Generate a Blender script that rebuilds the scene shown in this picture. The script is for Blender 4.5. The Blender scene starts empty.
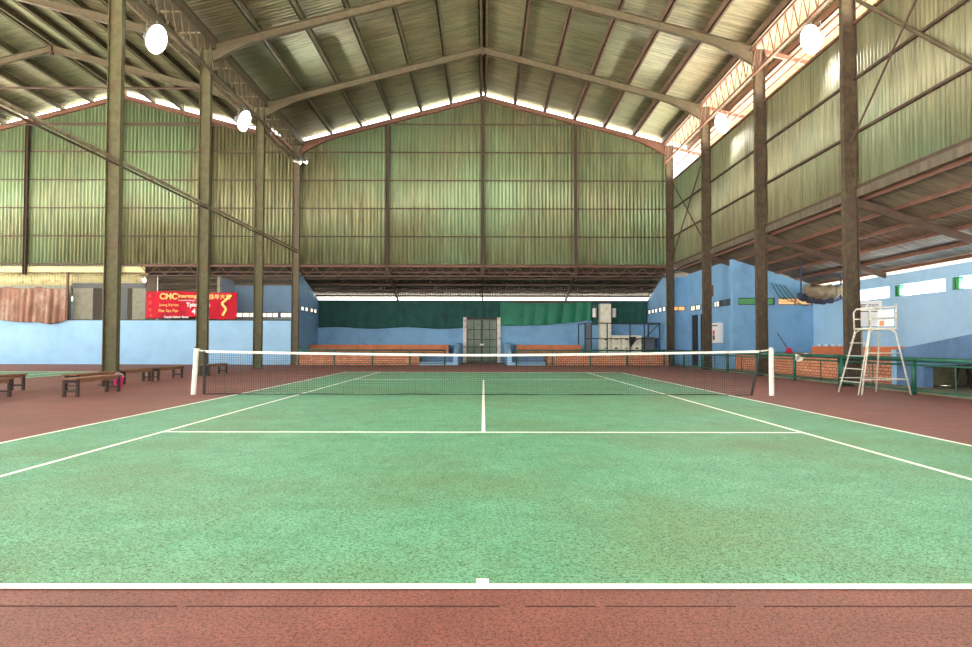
import bpy, math, random
from mathutils import Vector, Matrix
random.seed(7)
SC = bpy.context.scene
COL = SC.collection
PI = math.pi

# ------------------------------------------------------------------ mesh builder
class MB:
    def __init__(s): s.v=[]; s.f=[]; s.m=[]; s.mi=0
    def face(s, pts):
        n=len(s.v); s.v+= [tuple(p) for p in pts]; s.f.append(tuple(range(n,n+len(pts)))); s.m.append(s.mi)
    def box(s, x0,x1,y0,y1,z0,z1):
        if x0>x1: x0,x1=x1,x0
        if y0>y1: y0,y1=y1,y0
        if z0>z1: z0,z1=z1,z0
        n=len(s.v)
        s.v+=[(x0,y0,z0),(x1,y0,z0),(x1,y1,z0),(x0,y1,z0),(x0,y0,z1),(x1,y0,z1),(x1,y1,z1),(x0,y1,z1)]
        for q in ((0,3,2,1),(4,5,6,7),(0,1,5,4),(1,2,6,5),(2,3,7,6),(3,0,4,7)):
            s.f.append(tuple(n+i for i in q)); s.m.append(s.mi)
        return s
    def prism(s, poly, axis, a, b):
        """poly: 2D outline; axis 'x','y','z' extruded from a to b"""
        def P(p,t):
            return {'x':(t,p[0],p[1]),'y':(p[0],t,p[1]),'z':(p[0],p[1],t)}[axis]
        n=len(s.v); k=len(poly)
        s.v+=[P(p,a) for p in poly]+[P(p,b) for p in poly]
        s.f.append(tuple(n+i for i in range(k))); s.m.append(s.mi)
        s.f.append(tuple(n+k+i for i in reversed(range(k)))); s.m.append(s.mi)
        for i in range(k):
            j=(i+1)%k
            s.f.append((n+i,n+k+i,n+k+j,n+j)); s.m.append(s.mi)
        return s
    def bar(s, a, b, w, h=None, up=(0,0,1)):
        """rectangular bar from a to b"""
        a=Vector(a); b=Vector(b); h=h or w
        d=(b-a).normalized(); u=Vector(up)
        if abs(d.dot(u))>.98: u=Vector((0,1,0)) if abs(d.y)<.9 else Vector((1,0,0))
        r=d.cross(u).normalized(); u=r.cross(d)
        n=len(s.v)
        for p in (a,b):
            for (i,j) in ((-1,-1),(1,-1),(1,1),(-1,1)):
                s.v.append(tuple(p+r*(i*w/2)+u*(j*h/2)))
        for q in ((0,1,2,3),(7,6,5,4),(0,4,5,1),(1,5,6,2),(2,6,7,3),(3,7,4,0)):
            s.f.append(tuple(n+i for i in q)); s.m.append(s.mi)
        return s
    def tube(s, pts, r, seg=8):
        pts=[Vector(p) for p in pts]; rings=[]
        ref=None
        for i,p in enumerate(pts):
            d=(pts[min(i+1,len(pts)-1)]-pts[max(i-1,0)]).normalized()
            if ref is None:
                ref=Vector((0,0,1)) if abs(d.z)<.9 else Vector((1,0,0))
            x=d.cross(ref).normalized(); y=d.cross(x).normalized(); ref=-y if y.dot(ref)<0 else y
            n=len(s.v); rings.append(n)
            rr=r[i] if isinstance(r,(list,tuple)) else r
            for k in range(seg):
                a=2*PI*k/seg; s.v.append(tuple(p+x*(rr*math.cos(a))+y*(rr*math.sin(a))))
        for i in range(len(rings)-1):
            A,B=rings[i],rings[i+1]
            for k in range(seg):
                j=(k+1)%seg; s.f.append((A+k,A+j,B+j,B+k)); s.m.append(s.mi)
        s.f.append(tuple(rings[0]+k for k in reversed(range(seg)))); s.m.append(s.mi)
        s.f.append(tuple(rings[-1]+k for k in range(seg))); s.m.append(s.mi)
        return s
    def lathe(s, prof, c, seg=16):
        """prof: list of (r,z) about vertical axis through c"""
        rings=[]
        for (r,z) in prof:
            n=len(s.v); rings.append(n)
            for k in range(seg):
                a=2*PI*k/seg; s.v.append((c[0]+r*math.cos(a),c[1]+r*math.sin(a),c[2]+z))
        for i in range(len(rings)-1):
            A,B=rings[i],rings[i+1]
            for k in range(seg):
                j=(k+1)%seg; s.f.append((A+k,A+j,B+j,B+k)); s.m.append(s.mi)
        return s
    def grid(s, nu, nv, fn):
        n=len(s.v)
        for j in range(nv+1):
            for i in range(nu+1): s.v.append(tuple(fn(i/nu,j/nv)))
        for j in range(nv):
            for i in range(nu):
                a=n+j*(nu+1)+i; s.f.append((a,a+1,a+nu+2,a+nu+1)); s.m.append(s.mi)
        return s
    def build(s, name, mats, parent=None, smooth=False, loc=None):
        me=bpy.data.meshes.new(name); me.from_pydata(s.v,[],s.f)
        if not isinstance(mats,(list,tuple)): mats=[mats]
        for m in mats: me.materials.append(m)
        if len(mats)>1: me.polygons.foreach_set('material_index',s.m)
        if smooth: me.polygons.foreach_set('use_smooth',[True]*len(me.polygons))
        me.update()
        o=bpy.data.objects.new(name,me); COL.objects.link(o)
        if loc: o.location=loc
        if parent: o.parent=parent
        return o

def bevel(o,w=.008,seg=2):
    m=o.modifiers.new('bevel','BEVEL'); m.width=w; m.segments=seg; m.limit_method='ANGLE'; return o
def solid(o,t=.01):
    m=o.modifiers.new('solid','SOLIDIFY'); m.thickness=t; m.offset=0; return o
def two_faced(o):
    # sheet metal: weathered underside, unseen galvanised outside made bright to bounce light
    inner=o.data.materials[0]; solid(o,.004); o.data.materials.clear(); o.data.materials.append(M['galv']); o.data.materials.append(inner)
    o.modifiers[0].material_offset=1; o.modifiers[0].material_offset_rim=0
def tag(o,label,cat,group=None):
    o['label']=label; o['category']=cat
    if group: o['group']=group
    return o
def struct(o,label=None):
    o['kind']='structure'
    if label: o['label']=label
    return o
def empty(name,loc,label,cat,group=None,rz=0):
    o=bpy.data.objects.new(name,None); COL.objects.link(o); o.location=loc; o.rotation_euler.z=rz
    o.empty_display_size=.1
    return tag(o,label,cat,group)
def dup(root,loc,label,rz=None,group=None):
    r=root.copy(); COL.objects.link(r); r.location=loc
    if rz is not None: r.rotation_euler.z=rz
    r['label']=label
    if group: r['group']=group
    for ch in list(root.children):
        c=ch.copy(); COL.objects.link(c); c.parent=r
        for g in list(ch.children):
            d=g.copy(); COL.objects.link(d); d.parent=c
    return r

# ------------------------------------------------------------------ materials
def srgb(r,g,b):
    f=lambda c:(c/255/12.92) if c/255<=.04045 else ((c/255+.055)/1.055)**2.4
    return (f(r),f(g),f(b),1)
def newmat(name):
    m=bpy.data.materials.new(name); m.use_nodes=True
    nt=m.node_tree; b=nt.nodes['Principled BSDF']; return m,nt,b
def coords(nt,scale=(1,1,1)):
    t=nt.nodes.new('ShaderNodeTexCoord'); mp=nt.nodes.new('ShaderNodeMapping'); mp.inputs['Scale'].default_value=scale
    nt.links.new(t.outputs['Object'],mp.inputs['Vector']); return mp.outputs['Vector']
def noise(nt,vec,scale,detail=3,rough=.6):
    n=nt.nodes.new('ShaderNodeTexNoise'); n.inputs['Scale'].default_value=scale; n.inputs['Detail'].default_value=detail
    n.inputs['Roughness'].default_value=rough; nt.links.new(vec,n.inputs['Vector']); return n.outputs['Fac']
def ramp(nt,fac,stops):
    r=nt.nodes.new('ShaderNodeValToRGB'); e=r.color_ramp.elements
    while len(e)<len(stops): e.new(.5)
    for el,(p,c) in zip(e,stops): el.position=p; el.color=c
    nt.links.new(fac,r.inputs['Fac']); return r.outputs['Color']
def mix(nt,fac,a,b,mode='MIX'):
    m=nt.nodes.new('ShaderNodeMix'); m.data_type='RGBA'; m.blend_type=mode
    if isinstance(fac,(int,float)): m.inputs[0].default_value=fac
    else: nt.links.new(fac,m.inputs[0])
    for s,i in ((a,6),(b,7)):
        if isinstance(s,tuple): m.inputs[i].default_value=s
        else: nt.links.new(s,m.inputs[i])
    return m.outputs[2]
def sc(c,k): return (min(1,c[0]*k),min(1,c[1]*k),min(1,c[2]*k),1)
def plain(name,c,rough=.6,var=.25,scale=3,metal=0,dirt=None,dscale=1.2,stretch=(1,1,1)):
    m,nt,b=newmat(name); v=coords(nt,stretch)
    col=ramp(nt,noise(nt,v,scale,5),[(.3,sc(c,1-var)),(.7,sc(c,1+var))])
    if dirt: col=mix(nt,ramp(nt,noise(nt,v,dscale,8,.7),[(.5,(0,0,0,1)),(.72,(1,1,1,1))]),col,dirt)
    nt.links.new(col,b.inputs['Base Color']); b.inputs['Roughness'].default_value=rough; b.inputs['Metallic'].default_value=metal
    return m
def emit(name,c,s):
    m,nt,b=newmat(name); b.inputs['Base Color'].default_value=c
    b.inputs['Emission Color'].default_value=c; b.inputs['Emission Strength'].default_value=s; return m

def court_mat(name,base,light,dark,mottle):
    m,nt,b=newmat(name); v=coords(nt)
    big=noise(nt,v,.35,6,.65); med=noise(nt,v,2.2,6,.7); fine=noise(nt,v,52,3,.8); pit=noise(nt,v,105,2,.7)
    col=ramp(nt,med,[(.3,sc(base,.86)),(.7,light)])
    col=mix(nt,ramp(nt,big,[(.46,(0,0,0,1)),(.66,(1,1,1,1))]),col,mottle)
    col=mix(nt,ramp(nt,fine,[(.5,(0,0,0,1)),(.62,(.85,.85,.85,1))]),col,dark)
    col=mix(nt,ramp(nt,pit,[(.55,(0,0,0,1)),(.63,(.95,.95,.95,1))]),col,sc(dark,.35))
    col=mix(nt,ramp(nt,noise(nt,v,60,2,.8),[(.6,(0,0,0,1)),(.72,(.45,.45,.45,1))]),col,sc(light,1.6))
    nt.links.new(col,b.inputs['Base Color']); b.inputs['Roughness'].default_value=.62
    b.inputs['Specular IOR Level'].default_value=.35
    bp=nt.nodes.new('ShaderNodeBump'); bp.inputs['Strength'].default_value=.35; bp.inputs['Distance'].default_value=.004
    nt.links.new(fine,bp.inputs['Height']); nt.links.new(bp.outputs['Normal'],b.inputs['Normal'])
    return m
M={}
M['green']=court_mat('court_green',srgb(98,164,124),srgb(122,184,146),srgb(50,86,60),srgb(112,148,104))
M['red']=court_mat('court_red',srgb(134,76,66),srgb(152,94,82),srgb(70,42,36),srgb(122,78,66))
M['line']=plain('line_paint',srgb(238,238,228),.55,.06,6)
M['seam']=plain('seam',srgb(70,40,36),.8,.5,4)

def corrugated_mat(name,c1,c2,rust,axis,green=None):
    m,nt,b=newmat(name)
    st={'z':(1.6,1.6,.18),'y':(.25,2,.25),'x':(2,.25,.25)}[axis]
    v=coords(nt,st); v2=coords(nt)
    col=ramp(nt,noise(nt,v,2.2,6,.65),[(.32,c1),(.68,c2)])
    if green: col=mix(nt,ramp(nt,noise(nt,v2,.16,3,.5),[(.42,(0,0,0,1)),(.62,(.8,.8,.8,1))]),col,green)
    s3={'z':(1,1,.04),'y':(.05,1,.05),'x':(1,.05,.05)}[axis]
    st3=ramp(nt,noise(nt,coords(nt,s3),11,4,.8),[(.3,(.62,.62,.6,1)),(.5,(1,1,1,1)),(.72,(1.3,1.3,1.25,1))])
    col=mix(nt,1.0,col,st3,'MULTIPLY')
    col=mix(nt,ramp(nt,noise(nt,v,5,6,.75),[(.6,(0,0,0,1)),(.78,(.8,.8,.8,1))]),col,rust)
    nt.links.new(col,b.inputs['Base Color']); b.inputs['Roughness'].default_value=.5; b.inputs['Metallic'].default_value=.25
    return m
M['wall_sheet']=corrugated_mat('wall_sheet',srgb(92,92,64),srgb(152,150,114),srgb(56,50,32),'z',srgb(134,158,122))
M['side_sheet']=corrugated_mat('side_sheet',srgb(110,108,82),srgb(146,142,112),srgb(74,64,44),'z',srgb(112,134,106))
M['roof_sheet']=corrugated_mat('roof_sheet',srgb(108,104,80),srgb(150,144,114),srgb(84,74,54),'y',srgb(120,128,98))
M['lean_sheet']=corrugated_mat('lean_sheet',srgb(82,74,62),srgb(120,108,92),srgb(60,46,36),'y')
M['lean_dark']=corrugated_mat('lean_sheet_sooty',srgb(50,48,40),srgb(74,68,56),srgb(40,32,26),'z')  # darker tone of the lean-to sheet, for the back roof
M['steel']=plain('old_steel',srgb(90,82,62),.6,.3,5,.15,srgb(84,52,36),2.5)
M['steel_dark']=plain('rusty_steel',srgb(76,58,45),.65,.35,6,.1,srgb(64,38,28),3)
M['steel_red']=plain('red_oxide_steel',srgb(112,76,60),.65,.3,6,.1,srgb(84,50,38),3)
M['steel_green']=plain('mossy_steel',srgb(84,82,52),.65,.3,5,.1,srgb(88,60,42),2.2)
M['steel_col']=plain('brown_column_steel',srgb(74,60,46),.65,.35,6,.1,srgb(96,92,56),1.5)
M['purlin']=plain('purlin_steel',srgb(88,82,58),.7,.3,5)
M['purlin_red']=plain('purlin_steel_red',srgb(96,74,58),.7,.3,5)
M['galv']=plain('bright_galvanised_roof_top',srgb(226,212,204),.6,.08,2)  # unseen roof top kept pale to throw light up under the overhang
M['pipe']=plain('grey_pipe',srgb(140,128,104),.5,.3,6,.2,srgb(90,60,44),5)
M['blue']=plain('blue_wall',srgb(120,168,208),.75,.07,1.5,0,srgb(104,148,188),.8)
M['blue_pale']=plain('blue_wall_pale',srgb(150,192,224),.75,.05,1.5,0,srgb(134,176,210),.8)
M['blue_dark']=plain('blue_wall_dull',srgb(92,124,162),.75,.1,2,0,srgb(72,96,126),1.2)  # deeper blue with the stair wall's shade put into the colour
M['white']=plain('white_paint',srgb(232,230,220),.5,.06,4,0,srgb(190,180,160),4)
M['chair_white']=plain('chair_white',srgb(214,214,200),.5,.12,9,0,srgb(140,110,84),9)
M['board_white']=plain('board_white',srgb(240,240,240),.5,.03,4)
M['crate']=plain('crate_white',srgb(232,230,210),.6,.08,6,0,srgb(176,168,140),3)
M['black']=plain('black_paint',srgb(32,34,36),.6,.3,5)
M['net']=plain('net_cord',srgb(30,40,36),.8,.2,5)
M['wood']=plain('bench_wood',srgb(124,86,62),.7,.35,4,0,srgb(160,124,92),3,(6,.5,6))
M['wood_dark']=plain('bench_dark_wood',srgb(52,36,30),.7,.3,6)
M['pink']=plain('pink_plastic',srgb(232,60,140),.35,.08,5)
M['redplastic']=plain('red_plastic',srgb(214,36,70),.4,.08,5)
M['rail']=plain('green_rail',srgb(28,92,74),.5,.25,6,0,srgb(20,60,50),3)
M['gate']=plain('gate_green',srgb(112,126,112),.6,.12,3,0,srgb(84,98,86),2)
M['gateframe']=plain('gate_frame',srgb(40,44,40),.6,.2,6)
M['chipped']=plain('chipped_post',srgb(222,214,204),.7,.1,3,0,srgb(110,68,48),4)
M['terracotta']=plain('terracotta',srgb(190,112,74),.75,.12,3,0,srgb(150,86,60),2)
M['tier_top']=plain('tier_top',srgb(186,140,108),.8,.12,3,0,srgb(130,100,80),2)
M['concrete']=plain('concrete',srgb(132,128,104),.85,.25,2.5,0,srgb(84,84,60),1.5)
M['outside']=plain('outside_ground',srgb(200,196,184),.9,.08,.5)
M['tarp_brown']=plain('brown_tarp',srgb(132,94,76),.75,.25,1.3,0,srgb(184,162,146),.8,(1.2,1,.7))
M['tarp_dark']=plain('dark_green_net',srgb(18,72,66),.8,.3,2)
M['tarp_green']=plain('green_tarp',srgb(8,112,84),.6,.2,2)
M['hose']=plain('green_hose',srgb(40,96,70),.5,.2,5)
M['netting']=plain('grey_netting',srgb(118,108,88),.9,.3,5)
M['darkblue']=plain('dark_blue_tarp',srgb(44,54,74),.7,.3,4)
M['banner']=plain('banner_red',srgb(186,2,36),.85,.1,1.2,0,srgb(128,22,42),1.6)
M['gold']=plain('gold_print',srgb(240,200,110),.5,.1,6)
M['cream']=plain('cream_sheet',srgb(206,196,148),.6,.15,3,0,srgb(150,120,84),3)
M['mottled']=plain('mottled_board',srgb(150,152,136),.8,.15,9,0,srgb(110,116,104),5)
M['greyboard']=plain('grey_board',srgb(86,94,104),.7,.15,3)
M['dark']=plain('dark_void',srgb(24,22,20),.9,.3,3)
M['winframe']=plain('window_frame',srgb(58,60,56),.6,.2,5)
M['greenframe']=plain('green_window_frame',srgb(50,130,80),.6,.1,5)
M['daylit']=emit('daylit_pane',(1,.93,.82,1),1.3)  # emission stands in for daylight coming through the panes
M['daylit_green']=plain('green_curtain',srgb(96,170,110),.7,.1,5)
M['daylit_orange']=emit('daylit_orange_pane',(1,.55,.25,1),.6)  # orange pane, its daylight also put in as emission
M['lamp']=emit('lamp_glass',(1,.98,.9,1),340)
M['lamp_small']=emit('lamp_glass_small',(1,.98,.92,1),60)
M['alu']=plain('lamp_housing',srgb(150,150,146),.35,.1,5,.6)
M['orange']=plain('orange_print',srgb(226,140,104),.6,.1,5)

def brick_mat():
    m,nt,b=newmat('brick_face')
    t=nt.nodes.new('ShaderNodeTexCoord'); sp=nt.nodes.new('ShaderNodeSeparateXYZ'); nt.links.new(t.outputs['Object'],sp.inputs[0])
    ad=nt.nodes.new('ShaderNodeMath'); nt.links.new(sp.outputs[0],ad.inputs[0]); nt.links.new(sp.outputs[1],ad.inputs[1])
    cb=nt.nodes.new('ShaderNodeCombineXYZ'); nt.links.new(ad.outputs[0],cb.inputs[0]); nt.links.new(sp.outputs[2],cb.inputs[1])
    br=nt.nodes.new('ShaderNodeTexBrick'); nt.links.new(cb.outputs[0],br.inputs['Vector'])
    br.inputs['Scale'].default_value=1; br.inputs['Brick Width'].default_value=.24; br.inputs['Row Height'].default_value=.1
    br.inputs['Mortar Size'].default_value=.014; br.inputs['Color1'].default_value=srgb(214,132,98); br.inputs['Color2'].default_value=srgb(230,158,122)
    br.inputs['Mortar'].default_value=srgb(140,92,70)
    v=coords(nt); col=mix(nt,ramp(nt,noise(nt,v,2,6,.7),[(.5,(0,0,0,1)),(.7,(.7,.7,.7,1))]),br.outputs['Color'],srgb(224,170,136))
    nt.links.new(col,b.inputs['Base Color']); b.inputs['Roughness'].default_value=.85
    bp=nt.nodes.new('ShaderNodeBump'); bp.inputs['Strength'].default_value=.8; bp.inputs['Distance'].default_value=.02; bp.invert=True
    nt.links.new(br.outputs['Fac'],bp.inputs['Height']); nt.links.new(bp.outputs['Normal'],b.inputs['Normal'])
    return m
M['brick']=brick_mat()

# ------------------------------------------------------------------ camera (fitted to the court's own lines)
def make_camera():
    yaw,pit,ro=-0.00385,0.03011,0.00181
    cy,sy,cp,sp=math.cos(yaw),math.sin(yaw),math.cos(pit),math.sin(pit)
    f=Vector((-sy*cp,cy*cp,sp)); r=Vector((cy,sy,0)); u=r.cross(f)
    r2=r*math.cos(ro)+u*math.sin(ro); u2=-r*math.sin(ro)+u*math.cos(ro)
    cam=bpy.data.cameras.new('camera'); o=bpy.data.objects.new('camera',cam); COL.objects.link(o)
    mat=Matrix((r2,u2,-f)).transposed().to_4x4(); mat.translation=Vector((-.0035,-15.094,1.143))
    o.matrix_world=mat; cam.sensor_width=36; cam.lens=674.876*36/972; cam.clip_end=500
    SC.camera=o
make_camera()

# ------------------------------------------------------------------ ground and court
XL,XR=-10.18,10.12            # column rows
YC=(3.4,9.4,15.4,21.4)        # column bays
YB=21.6                       # back wall line
o=MB().box(-29.6,10.15,-24,YB+4.6,-.2,0).build('floor',M['red']); struct(o,'red painted acrylic run-off floor of the hall')
o=MB().box(-90,90,-90,120,-.4,-.22).build('ground',M['outside']); struct(o,'pale ground outside the hall')
# concrete drain strip on the right, higher than the floor
o=MB().box(10.15,11.2,-24,14.9,-.2,.06).box(10.15,11.1,14.9,YB,-.2,.0).box(11.2,14.9,-24,YB+4.6,-.2,.04).build('trim_1',M['concrete']); struct(o,'mossy concrete strip behind the green railing')

def court(cx,name,label):
    S,D,B,SV=4.115,5.485,11.885,6.4
    g=MB().box(cx-D-.03,cx+D+.03,-B,B+.1,0,.006).build(name,M['green']); struct(g,label)
    def line(x0,x1,y0,y1,top=.010): MB().box(x0,x1,y0,y1,.0062,top).build('court_line',M['line'],g)
    w=.05
    line(cx-D-w/2,cx-D+w/2,-B,B); line(cx+D-w/2,cx+D+w/2,-B,B)
    line(cx-S-w/2,cx-S+w/2,-B,B); line(cx+S-w/2,cx+S+w/2,-B,B)
    line(cx-D,cx+D,-B-.04,-B+.018,.0105); line(cx-D,cx+D,B-.05,B+.0,.0105)
    line(cx-S,cx+S,-SV-.01,-SV+.05,.0105); line(cx-S,cx+S,SV-.05,SV,.0105)
    line(cx-w/2,cx+w/2,-SV,SV,.011); line(cx-.035,cx+.025,-B,-B+.085,.011)
    return g
court(0,'floor_court','green painted tennis court with white lines')
court(-20.4,'floor_second_court','green painted tennis court of the neighbouring hall')
# baseline extends past the sidelines as painted
MB().box(-10,-5.5,-11.925,-11.867,.0005,.004).box(5.5,10,-11.925,-11.867,.0005,.004).build('trim_2',M['line'])
struct(bpy.data.objects['trim_2'],'white baseline running on over the red floor')
s=MB()
x=-10
while x<10:
    w=random.uniform(.25,.9); g=random.choice([0,0,.04,.12])
    s.box(x,min(x+w,10),-12.121-random.uniform(.001,.006),-12.119+random.uniform(0,.003),.0,.003); x+=w+g
struct(s.build('trim_3',M['seam']),'cracked dark seam in the red floor before the baseline')

# ------------------------------------------------------------------ corrugated sheets
def corr_wall(mb,axis,a0,a1,other,zb,zt,pitch=.2,amp=.04):
    """vertical ribs; axis='x' wall spans x in (a0,a1) at y=other ; zb/zt constants or functions"""
    n=int((a1-a0)/pitch*6); base=len(mb.v)
    for i in range(n+1):
        t=a0+(a1-a0)*i/n; off=amp*math.sin(2*PI*t/pitch)
        b=zb(t) if callable(zb) else zb; q=zt(t) if callable(zt) else zt
        for z in (b,q): mb.v.append((t,other+off,z) if axis=='x' else (other+off,t,z))
    for i in range(n):
        k=base+2*i; mb.f.append((k,k+2,k+3,k+1)); mb.m.append(0)
def corr_roof(mb,segs,y0,y1,pitch=.2,amp=.04):
    """ribs run across x; segs list of (x,z) profile; corrugation varies along y"""
    n=int((y1-y0)/pitch*6); base=len(mb.v); k=len(segs)
    for i in range(n+1):
        y=y0+(y1-y0)*i/n; off=amp*math.sin(2*PI*y/pitch)
        for (x,z) in segs: mb.v.append((x,y,z+off))
    for i in range(n):
        for j in range(k-1):
            a=base+i*k+j; mb.f.append((a,a+1,a+k+1,a+k)); mb.m.append(0)
def corr_roof_y(mb,x0,x1,ya,za,yb,zb,pitch=.15,amp=.02):
    n=int((x1-x0)/pitch*6); base=len(mb.v)
    for i in range(n+1):
        x=x0+(x1-x0)*i/n; off=amp*math.sin(2*PI*x/pitch)
        mb.v.append((x,ya,za+off)); mb.v.append((x,yb,zb+off))
    for i in range(n):
        k=base+2*i; mb.f.append((k,k+2,k+3,k+1)); mb.m.append(0)

RID=14.72; SL=.262
CX1=-.06; CX2=-19.75
def ztop(x,cx): return RID-SL*abs(x-cx)       # top of rafters
YR0=-21
Zp=.30                                        # purlin depth
# main roof + its outer overhang on the right
mb=MB(); corr_roof(mb,[(XL+.12,ztop(XL+.12,CX1)+Zp+.03),(CX1,RID+Zp+.03),(12.7,ztop(12.7,CX1)+Zp+.03)],YR0,YB+.17)
roof1=mb.build('ceiling',M['roof_sheet'],smooth=True); struct(roof1,'corrugated metal gable roof over the main court'); two_faced(roof1)
mb=MB(); corr_roof(mb,[(-30.6,ztop(-30.6,CX2)+Zp+.03),(CX2,RID+Zp+.03),(XL-.08,ztop(XL-.08,CX2)+Zp+.03)],YR0,YB+.17)
roof2=mb.build('ceiling_left',M['roof_sheet'],smooth=True); struct(roof2,'corrugated metal gable roof over the neighbouring hall'); two_faced(roof2)
def purlin(x,cx,parent,mat):
    z=ztop(x,cx); s=-SL if x>cx else SL
    b=MB(); w=.1
    # C-section: web + two lips
    b.box(x-w/2,x-w/2+.06,YR0,YB+.12,z,z+Zp); b.box(x-w/2,x+w/2+.05,YR0,YB+.12,z,z+.012); b.box(x-w/2,x+w/2+.03,YR0,YB+.12,z+Zp-.02,z+Zp-.008)
    b.build('purlin',mat,parent)
for k in range(7):
    for sgn in (-1,1):
        x=CX1+sgn*(.12+1.63*k)
        if abs(x-CX1)<9.95: purlin(x,CX1,roof1,M['purlin_red'] if sgn>0 else M['purlin'])
for x in (11.2,12.4): purlin(x,CX1,roof1,M['steel_red'])
for k in range(7):
    for sgn in (-1,1):
        x=CX2+sgn*(.12+1.58*k)
        if abs(x-CX2)<9.2: purlin(x,CX2,roof2,M['purlin'])

# ------------------------------------------------------------------ columns (H-section)
def column(x,y,z1,label,mat,d=.38,w=.2,z0=0,name='steel_column',group='main steel columns'):
    t=empty(name,(x,y,z0),label,'column',group)
    b=MB(); h=z1-z0
    b.box(-d/2,-d/2+.018,-w/2,w/2,.02,h); b.box(d/2-.018,d/2,-w/2,w/2,.02,h); b.box(-d/2+.018,d/2-.018,-.012,.012,.02,h)
    b.build('shaft',mat,t)
    p=MB(); p.box(-d/2-.06,d/2+.06,-w/2-.06,w/2+.06,0,.02); p.build('base_plate',M['steel_dark'],t)
    return t
L=['nearest the camera','second from the camera','third from the camera','in the far corner']
for i,y in enumerate(YC):
    column(XL,y,12.0,'mossy H-section steel column between the two halls, '+L[i],M['steel_green'] if i<3 else M['steel'])
RL=['beside the umpire chair','behind the right net post','in front of the white switch box','at the right end of the back wall']
for i,y in enumerate(YC):
    column(XR,y,12.0,'brown steel column of the right-hand row, '+RL[i],M['steel_col'])
# gable columns standing on the truss beam
for x,lab in ((CX1,'slim steel gable column under the roof ridge in the back wall'),(-5.25,'slim steel gable column left of the ridge in the back wall'),(5.0,'slim steel gable column right of the ridge in the back wall'),
              (-14.9,'slim gable column of the neighbouring hall above the red banner'),(-19.75,'slim gable column under the neighbouring hall ridge'),(-24.85,'leftmost slim gable column, above the brown tarpaulin')):
    cx=CX1 if x>-10 else CX2
    column(x,YB-.15,ztop(x,cx)-.25,lab,M['steel_dark'],d=.16,w=.2,z0=4.86,name='gable_column',group='gable columns of the back wall')

# ------------------------------------------------------------------ rafters
def rafter(y,cx,xa,xb,label,mat,depth=.3,haunch=.42,over=None):
    t=empty('roof_rafter',(cx,y,RID),label,'rafter','roof rafters')
    def side(xe,s):
        n=14; top=[];bot=[]
        for i in range(n+1):
            x=abs(xe-cx)*i/n; top.append((s*x,-SL*x))
            r=max(0,(x-(abs(xe-cx)-1.9))/1.9); bot.append((s*x,-SL*x-depth-haunch*r**1.7))
        return top,bot
    for xe,s in ((xa,-1),(xb,1)):
        top,bot=side(xe,s); w=MB()
        for i in range(len(top)-1):
            w.prism([top[i],top[i+1],bot[i+1],bot[i]],'y',-.012,.012)
            w.prism([bot[i],bot[i+1],(bot[i+1][0],bot[i+1][1]+.02),(bot[i][0],bot[i][1]+.02)],'y',-.09,.09)
            w.prism([top[i],top[i+1],(top[i+1][0],top[i+1][1]-.02),(top[i][0],top[i][1]-.02)],'y',-.09,.09)
        w.build('rafter_beam',mat,t)
    b=MB(); b.box(-.06,.06,-.11,.11,-depth-.1,-.02).build('ridge_plate',M['steel_dark'],t)
    if over:
        w=MB(); x0=over[0]-cx; x1=over[1]-cx
        w.bar((x0,0,-SL*x0-.1),(x1,0,-SL*x1-.1),.1,.16); w.build('overhang_arm',M['steel_red'],t)
nm=['nearest the camera','second from the camera','third from the camera','against the back wall']
for i,y in enumerate(YC):
    yy=y if i<3 else YB-.1
    rafter(yy,CX1,XL+.19,XR-.19,'I-section roof rafter over the main court, '+nm[i],M['steel'] if i<3 else M['steel_red'],.3 if i<3 else .24,.42,(XR+.19,12.5))
    rafter(yy,CX2,-29.3,XL-.19,'I-section roof rafter over the neighbouring hall, '+nm[i],M['steel'] if i<3 else M['steel_red'],.3 if i<3 else .24,.42)

# ------------------------------------------------------------------ eave girders (lattice) along the column rows
def girder(x,label,mat):
    t=empty('lattice_girder',(x,0,11),label,'girder')
    y0,y1=YR0,YB-.3
    for z in (0,.95): MB().box(-.05,.05,y0,y1,z-.04,z+.04).build('chord',mat,t)
    b=MB(); n=int((y1-y0)/.3)
    for i in range(n):
        ya=y0+(y1-y0)*i/n; yb=y0+(y1-y0)*(i+1)/n
        a=(0,ya,.04 if i%2 else .91); c=(0,yb,.91 if i%2 else .04); b.bar(a,c,.028)
    b.build('lacing',mat,t); return t
girder(XR-.28,'lattice eave girder along the right-hand column row under the bright opening',M['steel_red'])
girder(XL+.3,'lattice eave girder along the column row between the halls',M['steel'])
o=tag(MB().tube([(XR+.32,YR0,10.85),(XR+.32,YB-.3,10.85)],.05).tube([(XR+.5,YR0,10.7),(XR+.5,YB-.3,10.7)],.035).build('eave_pipe',M['steel_red']),'pair of reddish pipes under the right lattice girder','pipe')
# valley gutter on the left with joints
t=empty('valley_gutter',(XL,0,11.9),'grey metal valley gutter between the two hall roofs','gutter')
MB().prism([(-.34,.35),(-.34,.0),(.34,.0),(.34,.35),(.32,.35),(.32,.02),(-.32,.02),(-.32,.35)],'y',YR0,YB+.4).build('trough',M['steel'],t)
y=-2.5
while y<YB: MB().box(-.36,.36,y-.04,y+.04,-.03,-.005).build('joint_strap',M['pipe'],t); y+=1.5
tag(MB().tube([(XL-.42,YR0,11.35),(XL-.42,YB-.2,11.35)],.11,10).build('drain_pipe',M['pipe']),'fat grey drain pipe hanging under the valley gutter','pipe')
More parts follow.
